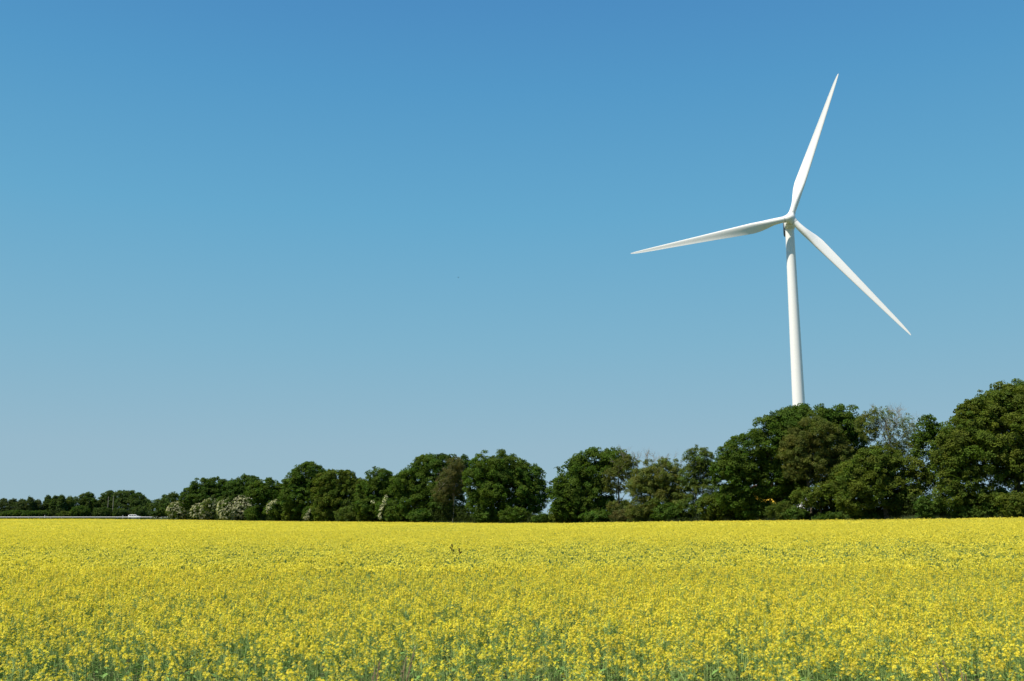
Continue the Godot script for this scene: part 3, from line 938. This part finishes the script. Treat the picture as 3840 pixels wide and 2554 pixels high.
func turbine() -> void:
	var hub := Vector3(68.95, 74.95, -232.0)
	var ax := Vector3(-0.2, 0.0461, 0.9787).normalized()
	var right := Vector3.UP.cross(ax).normalized()
	var up := ax.cross(right)
	var foot := hub - ax * 3.5
	var gy := ground_y(foot.x, foot.z)
	foot.y = gy
	var o := thing("wind_turbine", "tall white three bladed wind turbine rising behind the hedgerow", "wind turbine", foot)
	var base := Shape.new()
	base.tube([Vector3(0, -0.5, 0), Vector3(0, 0.35, 0)], [3.2, 3.0], 32)
	part("foundation", base, M.plank, o)
	var high := hub.y - gy - 1.85
	part("tower", tower_of(Vector3(0, 0.3, 0), 1.76, 1.06, high - 0.3), M.white, o)
	var door := Shape.new()
	door.box(Vector3(0, 1.9, 1.77), Vector3(0.9, 2.1, 0.12))
	part("door", door, M.steel, o)
	var collar := Shape.new()
	collar.tube([Vector3(0, high - 0.35, 0), Vector3(0, high + 0.15, 0)], [1.12, 1.12], 40)
	part("yaw_collar", collar, M.white, o)
	# nacelle: a rounded housing behind the hub
	var frame := Basis(right, up, ax)
	var nac := Shape.new()
	var ring := func(z: float, w: float, lo: float, hi: float) -> PackedVector3Array:
		var r := PackedVector3Array()
		for k in 32:
			var t := TAU * k / 32.0
			var cx := signf(cos(t)) * pow(absf(cos(t)), 0.45) * w
			var sy := signf(sin(t)) * pow(absf(sin(t)), 0.45)
			r.append(Vector3(cx, sy * hi if sy > 0.0 else sy * lo, z))
		return r
	var rings: Array = [ring.call(-1.25, 1.1, 1.3, 1.2), ring.call(-1.45, 1.3, 1.75, 1.4), ring.call(-3.0, 1.38, 1.9, 1.5), ring.call(-5.5, 1.36, 1.9, 1.5), ring.call(-8.9, 1.12, 1.95, 1.5), ring.call(-9.3, 0.95, 1.7, 1.3)]
	for i in rings.size() - 1:
		var p: PackedVector3Array = rings[i]
		var q: PackedVector3Array = rings[i + 1]
		for k in 32:
			var j := (k + 1) % 32
			nac.quad(p[k], q[k], q[j], p[j])
	for k in range(1, 31):
		nac.tri(rings[-1][0], rings[-1][k], rings[-1][k + 1])
		nac.tri(rings[0][0], rings[0][k + 1], rings[0][k])
	var side_panel := Shape.new()  # plain dark blue-grey panel, just proud of the nacelle's left side
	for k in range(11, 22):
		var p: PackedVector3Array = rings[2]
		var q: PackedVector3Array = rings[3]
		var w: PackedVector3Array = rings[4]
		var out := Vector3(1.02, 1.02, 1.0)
		side_panel.quad(p[k] * out, q[k] * out, q[k + 1] * out, p[k + 1] * out)
		side_panel.quad(q[k] * out, w[k] * out, w[k + 1] * out, q[k + 1] * out)
	var nacelle := part("nacelle", nac, M.white, o)
	part("dark_panel", side_panel, M.panel, nacelle)
	nacelle.transform = Transform3D(frame, hub - foot)
	var mast := Shape.new()
	mast.tube([Vector3(0, 1.4, -9.0), Vector3(0, 2.6, -9.0)], [0.05, 0.04], 6)
	mast.box(Vector3(0, 2.5, -9.0), Vector3(0.9, 0.05, 0.05))
	part("wind_sensor", mast, M.steel, nacelle)
	var phase := deg_to_rad(70.0)
	var spun := frame * Basis(Vector3(0, 0, 1), phase - PI / 2.0)
	var hubpart := part("hub", net(hub_field, Vector3(-2.6, -2.6, -1.7), Vector3(2.6, 2.6, 1.7), 0.1), M.white, o)
	hubpart.transform = Transform3D(spun, hub - foot)
	var bs := blade_shape(40.2)
	for k in 3:
		var b := part("blade", bs, M.white, o)
		b.transform = Transform3D(spun * Basis(Vector3(0, 0, 1), TAU * k / 3.0), hub - foot)
		var rr := Shape.new()
		rr.tube([Vector3(0, 1.4, 0), Vector3(0, 1.56, 0)], [0.83, 0.83], 28)
		part("root_ring", rr, M.steel, b)


# ------------------------------------------------------------------ road, rail, car

func road() -> void:
	var s := Shape.new()
	var x := -520.0
	while x < -70.0:
		s.quad(Vector3(x, ROAD_Y + 0.02, ROAD_Z - 1.2), Vector3(x, ROAD_Y + 0.02, ROAD_Z - 9.0), Vector3(x + 30, ROAD_Y + 0.02, ROAD_Z - 9.0), Vector3(x + 30, ROAD_Y + 0.02, ROAD_Z - 1.2))
		x += 30.0
	structure("road", s, M.road)
	var m := Shape.new()
	for z in [ROAD_Z - 1.6, ROAD_Z - 8.6]:
		m.quad(Vector3(-520, ROAD_Y + 0.026, z), Vector3(-520, ROAD_Y + 0.026, z - 0.15), Vector3(-70, ROAD_Y + 0.026, z - 0.15), Vector3(-70, ROAD_Y + 0.026, z))
	structure("road_marking", m, M.line)
	# guard rail on its posts
	var g := thing("guardrail", "long galvanised steel guardrail along the road on the far left", "guardrail", Vector3(-215, ROAD_Y, ROAD_Z))
	var rail := Shape.new()
	var prof := [Vector2(0.0, 0.44), Vector2(0.08, 0.49), Vector2(0.08, 0.55), Vector2(0.01, 0.6), Vector2(0.08, 0.65), Vector2(0.08, 0.71), Vector2(0.0, 0.76)]
	var run := 92.0
	for i in prof.size() - 1:
		var a: Vector2 = prof[i]
		var b: Vector2 = prof[i + 1]
		rail.quad(Vector3(0, a.y, a.x), Vector3(0, b.y, b.x), Vector3(run, b.y, b.x), Vector3(run, a.y, a.x))
		rail.quad(Vector3(0, a.y, a.x - 0.012), Vector3(run, a.y, a.x - 0.012), Vector3(run, b.y, b.x - 0.012), Vector3(0, b.y, b.x - 0.012))
	part("rail", rail, M.steel, g)
	for i in 24:
		var p := Shape.new()
		p.box(Vector3(0.6 + i * 4.0, 0.33, 0.115), Vector3(0.1, 0.9, 0.06))
		part("post", p, M.steel, g)
	for q in [[168, "white reflector post on the near verge, left of the four slim trees"], [461, "pale reflector post on the verge left of the white car"]]:
		var at := spot(q[0], 1930, 368.5)
		var t := thing("marker_post", q[1], "marker post", Vector3(at.x, ROAD_Y - 0.1, at.z), 0.0, "reflector posts beside the road")
		var ps := Shape.new()
		ps.box(Vector3(0, 0.6, 0), Vector3(0.22, 1.2, 0.1))
		ps.box(Vector3(0, 1.22, 0), Vector3(0.18, 0.06, 0.08))
		part("post", ps, M.line, t)
		var rf := Shape.new()
		rf.box(Vector3(0, 0.95, 0.055), Vector3(0.1, 0.18, 0.02))
		part("reflector", rf, M.dark, t)
	for q in [[407, 1862, "left shorter one of two pale thin wooden poles beyond the road"], [426, 1859, "right taller one of two pale thin wooden poles beyond the road"]]:
		var at := spot(q[0], q[1], 374.0)
		var t := thing("wooden_pole", q[2], "pole", Vector3(at.x, 1.0, at.z), 0.0, "pale poles beyond the road")
		var ps := Shape.new()
		ps.tube([Vector3.ZERO, Vector3(0, (at.y - 1.0) * 0.5, 0), Vector3(0.03, at.y - 1.0, 0)], [0.11, 0.1, 0.08], 10)
		part("pole", ps, M.pale_bark, t)
		var arm := Shape.new()
		arm.box(Vector3(0, at.y - 1.5, 0), Vector3(0.12, 0.1, 0.9))
		part("crossarm", arm, M.pale_bark, t)


func car() -> void:
	var at := spot(506, 1932, 361.5)
	var o := thing("estate_car", "small white estate car on the road, driving to the right along the guardrail", "car", Vector3(at.x, ROAD_Y + 0.02, -361.5))
	# stations along the car: x, sill, belt line, roof, half width, half roof width
	var low := Shape.new()
	var st := [[-2.25, 0.42, 0.92, 0.8], [-2.15, 0.3, 0.98, 0.86], [-1.2, 0.24, 0.98, 0.89], [0.6, 0.24, 0.95, 0.89], [1.1, 0.24, 0.9, 0.88], [1.9, 0.27, 0.78, 0.85], [2.2, 0.34, 0.62, 0.74]]
	for i in st.size() - 1:
		var a: Array = st[i]
		var b: Array = st[i + 1]
		for s in [1.0, -1.0]:
			var p := [Vector3(a[0], a[1], s * a[3] * 0.94), Vector3(a[0], (a[1] + a[2]) * 0.5, s * a[3]), Vector3(a[0], a[2], s * a[3] * 0.93), Vector3(a[0], a[2] + 0.02, 0)]
			var q := [Vector3(b[0], b[1], s * b[3] * 0.94), Vector3(b[0], (b[1] + b[2]) * 0.5, s * b[3]), Vector3(b[0], b[2], s * b[3] * 0.93), Vector3(b[0], b[2] + 0.02, 0)]
			for k in 3:
				if s > 0.0:
					low.quad(p[k], p[k + 1], q[k + 1], q[k])
				else:
					low.quad(p[k], q[k], q[k + 1], p[k + 1])
	for e in [0, 6]:
		var a: Array = st[e]
		low.quad(Vector3(a[0], a[1], -a[3] * 0.94), Vector3(a[0], a[2], -a[3] * 0.93), Vector3(a[0], a[2], a[3] * 0.93), Vector3(a[0], a[1], a[3] * 0.94))
	var body := part("body", low, M.paint, o)
	var cab := Shape.new()
	var roofline := [[-2.15, 0.97], [-1.95, 1.42], [-1.4, 1.5], [0.0, 1.5], [0.35, 1.43], [1.15, 0.92]]
	for i in roofline.size() - 1:
		var a: Array = roofline[i]
		var b: Array = roofline[i + 1]
		var wa := lerpf(0.82, 0.62, (a[1] - 0.92) / 0.58)
		var wb := lerpf(0.82, 0.62, (b[1] - 0.92) / 0.58)
		cab.quad(Vector3(a[0], a[1], -wa), Vector3(b[0], b[1], -wb), Vector3(b[0], b[1], wb), Vector3(a[0], a[1], wa))
		for s in [1.0, -1.0]:
			cab.quad(Vector3(a[0], 0.93, s * 0.82), Vector3(a[0], a[1], s * wa), Vector3(b[0], b[1], s * wb), Vector3(b[0], 0.93, s * 0.82))
	part("cabin", cab, M.paint, o)
	var side := func(x0: float, x1: float, t0: float, t1: float, s: float) -> Shape:
		var w := Shape.new()
		var f := func(x: float, y: float) -> Vector3: return Vector3(x, y, s * (lerpf(0.82, 0.62, (y - 0.92) / 0.58) + 0.012))
		w.quad(f.call(x0, 1.0), f.call(x0 + t0, 1.38), f.call(x1 - t1, 1.38), f.call(x1, 1.0))
		return w
	for s in [1.0, -1.0]:
		part("window", side.call(-1.9, -1.08, 0.06, 0.0, s), M.glass, o)
		part("window", side.call(-0.98, -0.2, 0.0, 0.0, s), M.glass, o)
		part("window", side.call(-0.1, 0.9, 0.0, 0.52, s), M.glass, o)
		var lamp := Shape.new()
		lamp.box(Vector3(2.08, 0.66, s * 0.62), Vector3(0.22, 0.13, 0.26))
		part("headlight", lamp, M.lamp_clear, o)
		var tail := Shape.new()
		tail.box(Vector3(-2.2, 0.85, s * 0.7), Vector3(0.12, 0.3, 0.16))
		part("tail_light", tail, M.lamp_red, o)
		var mir := Shape.new()
		mir.box(Vector3(0.75, 1.02, s * 0.95), Vector3(0.1, 0.14, 0.2))
		part("mirror", mir, M.paint, o)
		for x in [-1.38, 1.36]:
			var tyre := Shape.new()
			tyre.tube([Vector3(x, 0.31, s * 0.68), Vector3(x, 0.31, s * 0.9)], [0.31, 0.31], 20)
			var w := part("wheel", tyre, M.rubber, o)
			var rim := Shape.new()
			rim.tube([Vector3(x, 0.31, s * 0.9), Vector3(x, 0.31, s * 0.912)], [0.2, 0.18], 14)
			part("rim", rim, M.chrome, w)
		for x in [-0.15, -1.02]:
			var hd := Shape.new()
			hd.box(Vector3(x - 0.05, 0.86, s * 0.865), Vector3(0.18, 0.03, 0.03))
			part("door_handle", hd, M.paint, body)
	var ws := Shape.new()
	ws.quad(Vector3(0.45, 1.385, -0.62), Vector3(1.06, 0.99, -0.76), Vector3(1.06, 0.99, 0.76), Vector3(0.45, 1.385, 0.62))
	part("windscreen", ws, M.glass, o)
	var bp := Shape.new()
	bp.box(Vector3(2.16, 0.42, 0), Vector3(0.16, 0.16, 1.44))
	bp.box(Vector3(-2.22, 0.45, 0), Vector3(0.14, 0.16, 1.5))
	part("bumper", bp, M.dark, o)


# ------------------------------------------------------------------ small things

func yellow_house() -> void:
	var at := spot(2868, 1900, 152.0)
	var gy := ground_y(at.x, at.z)
	var o := thing("yellow_house", "yellow walled house glimpsed through the leaves under the broad domed tree", "house", Vector3(at.x, gy, at.z), -0.75)
	var w := Shape.new()
	w.box(Vector3(0, 2.3, 0), Vector3(7.0, 3.4, 5.0))
	w.tri(Vector3(-3.5, 4.0, 2.5), Vector3(0, 6.0, 2.5), Vector3(3.5, 4.0, 2.5))
	w.tri(Vector3(-3.5, 4.0, -2.5), Vector3(3.5, 4.0, -2.5), Vector3(0, 6.0, -2.5))
	var wall := part("wall", w, M.yellow_wall, o)
	var pl := Shape.new()
	pl.box(Vector3(0, 0.28, 0), Vector3(7.1, 0.66, 5.1))
	part("plinth", pl, M.plinth, o)
	var r := Shape.new()
	for s in [-1.0, 1.0]:
		var slope := Basis(Vector3(0, 0, 1), -s * atan2(2.0, 3.5))
		r.box(Vector3(s * 1.95, 5.03, 0), Vector3(4.5, 0.14, 5.7), Color.WHITE, slope)
	var roof := part("roof", r, M.roof, o)
	var ch := Shape.new()
	ch.box(Vector3(0.9, 5.9, -0.8), Vector3(0.5, 1.2, 0.5))
	part("chimney", ch, M.plinth, roof)
	for x in [-1.9, 1.9]:
		var f := Shape.new()
		f.box(Vector3(x, 2.3, 2.52), Vector3(1.2, 1.2, 0.1))
		var win := part("window", f, M.line, o)
		var g := Shape.new()
		g.box(Vector3(x - 0.28, 2.3, 2.575), Vector3(0.48, 1.04, 0.02))
		part("pane", g, M.glass, win)
		var g2 := Shape.new()
		g2.box(Vector3(x + 0.28, 2.3, 2.575), Vector3(0.48, 1.04, 0.02))
		part("pane", g2, M.glass, win)
	var dr := Shape.new()
	dr.box(Vector3(0, 1.62, 2.53), Vector3(0.95, 2.05, 0.08))
	part("door", dr, M.roof, o)
	wall.set_meta("label", "yellow plastered wall")


func gate() -> void:
	var at := spot(3142, 1907, hedge_depth(3142) + 2.2)
	var gy := ground_y(at.x, at.z)
	var o := thing("wooden_gate", "pale wooden gate rails showing between dark trunks, right of the turbine", "gate", Vector3(at.x, gy, at.z), 0.35)
	for x in [-0.85, 0.85]:
		var p := Shape.new()
		p.box(Vector3(x, 0.72, 0), Vector3(0.14, 1.5, 0.14))
		part("post", p, M.plank, o)
	for y in [0.3, 0.66, 0.98, 1.3]:
		var p := Shape.new()
		p.box(Vector3(0, y, 0.0), Vector3(1.55, 0.11, 0.05))
		part("rail", p, M.plank, o)


func weeds() -> void:
	# two dark dock stalks that stand above the crop
	var k := 0
	for q in [[1695, 2048, 40.5, "taller dark dock stalk standing above the yellow crop, left one of a pair"], [1722, 2064, 38.5, "shorter dark dock stalk standing above the yellow crop, right one of a pair"]]:
		var top := spot(q[0], q[1] - 6.0, q[2])
		var gy := ground_y(top.x, top.z)
		var o := thing("dock_weed", q[3], "weed", Vector3(top.x, gy, top.z), 0.0, "dark weeds in the crop")
		var h := top.y - gy
		var s := Shape.new()
		s.tube([Vector3(0.05, 0, 0), Vector3(0.06, h * 0.6, 0), Vector3(0, h, 0)], [0.012, 0.01, 0.006], 5, Color(0.05, 0.04, 0.02))
		part("stem", s, M.stem, o)
		for b in 5 - k:
			var f := Shape.new()
			var y0 := h - 0.12 - b * 0.11
			var lean := rnd(-0.14, 0.14) if b else 0.0
			for i in 80:
				var t := rnd(0, 1)
				var c := Vector3(lean * t + rnd(-0.024, 0.024), y0 + t * 0.13, rnd(-0.024, 0.024))
				f.tri(c, c + ball() * 0.032, c + ball() * 0.032, Color(0.055, 0.045, 0.018) * rnd(0.7, 1.3))
			part("seed_head", f, M.stem, o)
		k += 1
	# dry brown grass stalks in the foreground
	for q in [[1540, 2430, 10.0, 0.28, "dry pinkish brown grass stalk leaning right, bottom centre of the crop"], [1405, 2478, 9.8, 0.1, "dry brown grass tuft left of the leaning stalk, bottom centre"], [3530, 2462, 9.9, -0.35, "dry straw coloured stalk leaning left in the lower right corner"], [3605, 2500, 9.5, -0.12, "thin dry straw stalk nearest the lower right corner"]]:
		var top := spot(q[0], q[1], q[2])
		var gy := ground_y(top.x, top.z)
		var h := top.y - gy
		var o := thing("dry_grass", q[4], "grass stalk", Vector3(top.x - q[3] * 0.5, gy, top.z), 0.0, "dry stalks in the crop")
		var col := Color(0.36, 0.24, 0.15)
		for i in 3:
			var s := Shape.new()
			var e := Vector3(q[3] * 0.5 + rnd(-0.05, 0.05), h - i * 0.07, rnd(-0.04, 0.04))
			s.tube([Vector3(rnd(-0.03, 0.03), 0, 0), Vector3(q[3] * 0.12, h * 0.55, 0), e], [0.005, 0.0045, 0.003], 4, col)
			for j in 26:
				var c := e - Vector3(q[3] * 0.5, 0.5, 0).normalized() * rnd(0, 0.2) + ball() * 0.012
				s.tri(c, c + ball() * 0.016 + Vector3(q[3] * 0.02, 0.02, 0), c + ball() * 0.01, col * rnd(0.8, 1.3))
			part("stalk", s, M.stem, o)


func verge_growth() -> void:
	# tall pale weeds and rough grass at the foot of the hedgerow
	var s := Shape.new()
	for i in 46:
		var a := rnd(0, TAU)
		var o := Vector3(cos(a), 0, sin(a)) * rnd(0, 0.4)
		var h := rnd(0.6, 1.0)
		var d := Vector3(rnd(-0.25, 0.25), 0, rnd(-0.25, 0.25))
		var w := Vector3(-sin(a), 0, cos(a)) * rnd(0.012, 0.03)
		s.tri(o - w, o + w, o + d + Vector3.UP * h, Color.WHITE * rnd(0.75, 1.2))
	var tuft := mesh_of([[s, M.leaf]])
	var rows := PackedFloat32Array()
	for i in 5200:
		var x := rnd(560, 4100)
		var off := rnd(0.2, 4.0)
		var z := -hedge_depth(x) + off
		var at := spot(x, 1940, -z)
		var pale := rng.randf() < 0.25 or (x > 1610 and x < 1780 and off > 2.0) or (x > 3380 and x < 3620 and off > 2.4)
		var col := Color(0.15, 0.2, 0.09) if pale else Color(0.07, 0.105, 0.028)
		var h := rnd(0.7, 1.2) * (1.5 if pale and off > 2.0 else 1.0)
		row(rows, Basis(Vector3.UP, rnd(0, TAU)).scaled(Vector3(1, h, 1)), Vector3(at.x, ground_y(at.x, at.z), at.z), col * rnd(0.8, 1.2))
	var o := scatter("verge_grass", tuft, rows, self)
	tag(o, "rough grass and tall pale weeds along the foot of the hedgerow", "grass", "", "stuff")
	rows = PackedFloat32Array()
	for i in 2600:
		var x := rnd(-230.0, -112.0)
		var z := ROAD_Z + rnd(0.5, 6.0) if i % 2 else ROAD_Z - rnd(10.0, 13.0)
		var y := ground_y(x, z) - 0.06
		row(rows, Basis(Vector3.UP, rnd(0, TAU)).scaled(Vector3(1.6, rnd(0.2, 0.42), 1.6)), Vector3(x, y, z), Color(0.09, 0.115, 0.035) * rnd(0.7, 1.25))
	o = scatter("bank_grass", tuft, rows, self)
	tag(o, "short green grass on the road bank at the far left", "grass", "", "stuff")


func birds() -> void:
	for q in [[1719, 1041, 70.0, 0.3, "tiny dark bird in the empty sky left of centre"], [2363, 660, 90.0, 1.4, "tiny dark bird in the sky above the left turbine blade"]]:
		var o := thing("flying_bird", q[4], "bird", spot(q[0], q[1], q[2] * 1.9), q[3], "birds in the sky")
		var b := Shape.new()
		b.tube([Vector3(-0.1, 0, 0), Vector3(-0.05, 0, 0), Vector3(0.0, 0.005, 0), Vector3(0.055, 0.008, 0), Vector3(0.075, 0.008, 0)], [0.006, 0.02, 0.026, 0.016, 0.004], 8)
		part("body", b, M.feather, o)
		for s in [1.0, -1.0]:
			var w := Shape.new()
			w.quad(Vector3(0.03, 0.01, 0), Vector3(0.02, 0.07, s * 0.09), Vector3(-0.02, 0.06, s * 0.09), Vector3(-0.03, 0.01, 0))
			w.tri(Vector3(0.02, 0.07, s * 0.09), Vector3(-0.05, 0.07, s * 0.2), Vector3(-0.02, 0.06, s * 0.09))
			part("wing", w, M.feather, o)
		var t := Shape.new()
		t.tri(Vector3(-0.09, 0, 0), Vector3(-0.15, 0, 0.025), Vector3(-0.15, 0, -0.025))
		part("tail", t, M.feather, o)


func land() -> void:
	var s := Shape.new()
	var xs: Array = [-4000.0, -1500.0, -700.0]
	var x := -500.0
	while x <= 200.0:
		xs.append(x)
		x += 10.0
	xs.append_array([300.0, 500.0, 900.0, 2000.0, 4000.0])
	var zs: Array = [60.0, 10.0, 0.0, -0.8, -1.6, -2.4, -3.6, -10.0, -20.0, -35.0, -60.0]
	var z := -80.0
	while z > -340.0:
		zs.append(z)
		z -= 20.0
	zs.append_array([-351.0, -352.0, -353.0, -354.0, -355.0, -355.8, -357.0, -370.0, -400.0, -600.0, -1200.0, -2500.0, -6000.0])
	for i in xs.size() - 1:
		for j in zs.size() - 1:
			var p: Array[Vector3] = []
			for c in [[i, j], [i, j + 1], [i + 1, j + 1], [i + 1, j]]:
				p.append(Vector3(xs[c[0]], ground_y(xs[c[0]], zs[c[1]]), zs[c[1]]))
			s.quad(p[0], p[1], p[2], p[3])
	structure("ground", s, M.ground)


# ------------------------------------------------------------------ the scene

func _ready() -> void:
	rng.seed = 20240611
	patchy.seed = 8
	patchy.frequency = 0.06
	patchy.fractal_octaves = 3
	# camera
	var cam := Camera3D.new()
	cam.name = "camera"
	cam.position = Vector3(0, EYE, 0)
	cam.rotation.x = PITCH
	cam.fov = rad_to_deg(2.0 * atan(1277.0 / FOCAL))
	cam.near = 0.1
	cam.far = 9000.0
	add_child(cam)
	cam.current = true
	# sky: clear air, deep blue above and pale near the horizon
	var stops := [[-90.0, 90, 105, 60], [-0.5, 120, 135, 100], [0.0, 158, 188, 202], [3.8, 151, 185, 203], [9.7, 128, 179, 205], [17.3, 102, 168, 205], [24.7, 84, 152, 199], [31.6, 73, 135, 190], [50.0, 53, 108, 170], [90.0, 42, 86, 148]]
	var img := Image.create(512, 1024, false, Image.FORMAT_RGBF)
	for y in 1024:
		var e := 90.0 - (y + 0.5) / 1024.0 * 180.0
		var c := Color.BLACK
		for i in stops.size() - 1:
			var a: Array = stops[i]
			var b: Array = stops[i + 1]
			if e >= a[0] and e <= b[0]:
				var f: float = (e - a[0]) / (b[0] - a[0])
				c = Color(lerpf(a[1], b[1], f) / 255.0, lerpf(a[2], b[2], f) / 255.0, lerpf(a[3], b[3], f) / 255.0).srgb_to_linear() * 0.735
		for x in 512:
			img.set_pixel(x, y, c)
	var pano := PanoramaSkyMaterial.new()
	pano.panorama = ImageTexture.create_from_image(img)
	var sky := Sky.new()
	sky.sky_material = pano
	var env := Environment.new()
	env.background_mode = Environment.BG_SKY
	env.sky = sky
	env.tonemap_mode = Environment.TONE_MAPPER_LINEAR
	env.tonemap_exposure = 1.36
	env.sdfgi_enabled = true
	env.ssao_enabled = true
	env.ssil_enabled = true
	var we := WorldEnvironment.new()
	we.name = "world_environment"
	we.environment = env
	add_child(we)
	var sun := DirectionalLight3D.new()
	sun.name = "sun"
	sun.light_energy = 1.6
	sun.light_color = Color(1.0, 0.955, 0.88)
	sun.light_angular_distance = 0.5
	sun.shadow_enabled = true
	sun.rotation = Vector3(deg_to_rad(-58.0), deg_to_rad(-60.0), 0)
	add_child(sun)

	make_materials()
	make_sprays()
	land()
	road()
	turbine()
	hedgerow()
	undergrowth()
	beyond_road()
	verge_growth()
	field()
	yellow_house()
	gate()
	car()
	weeds()
	birds()
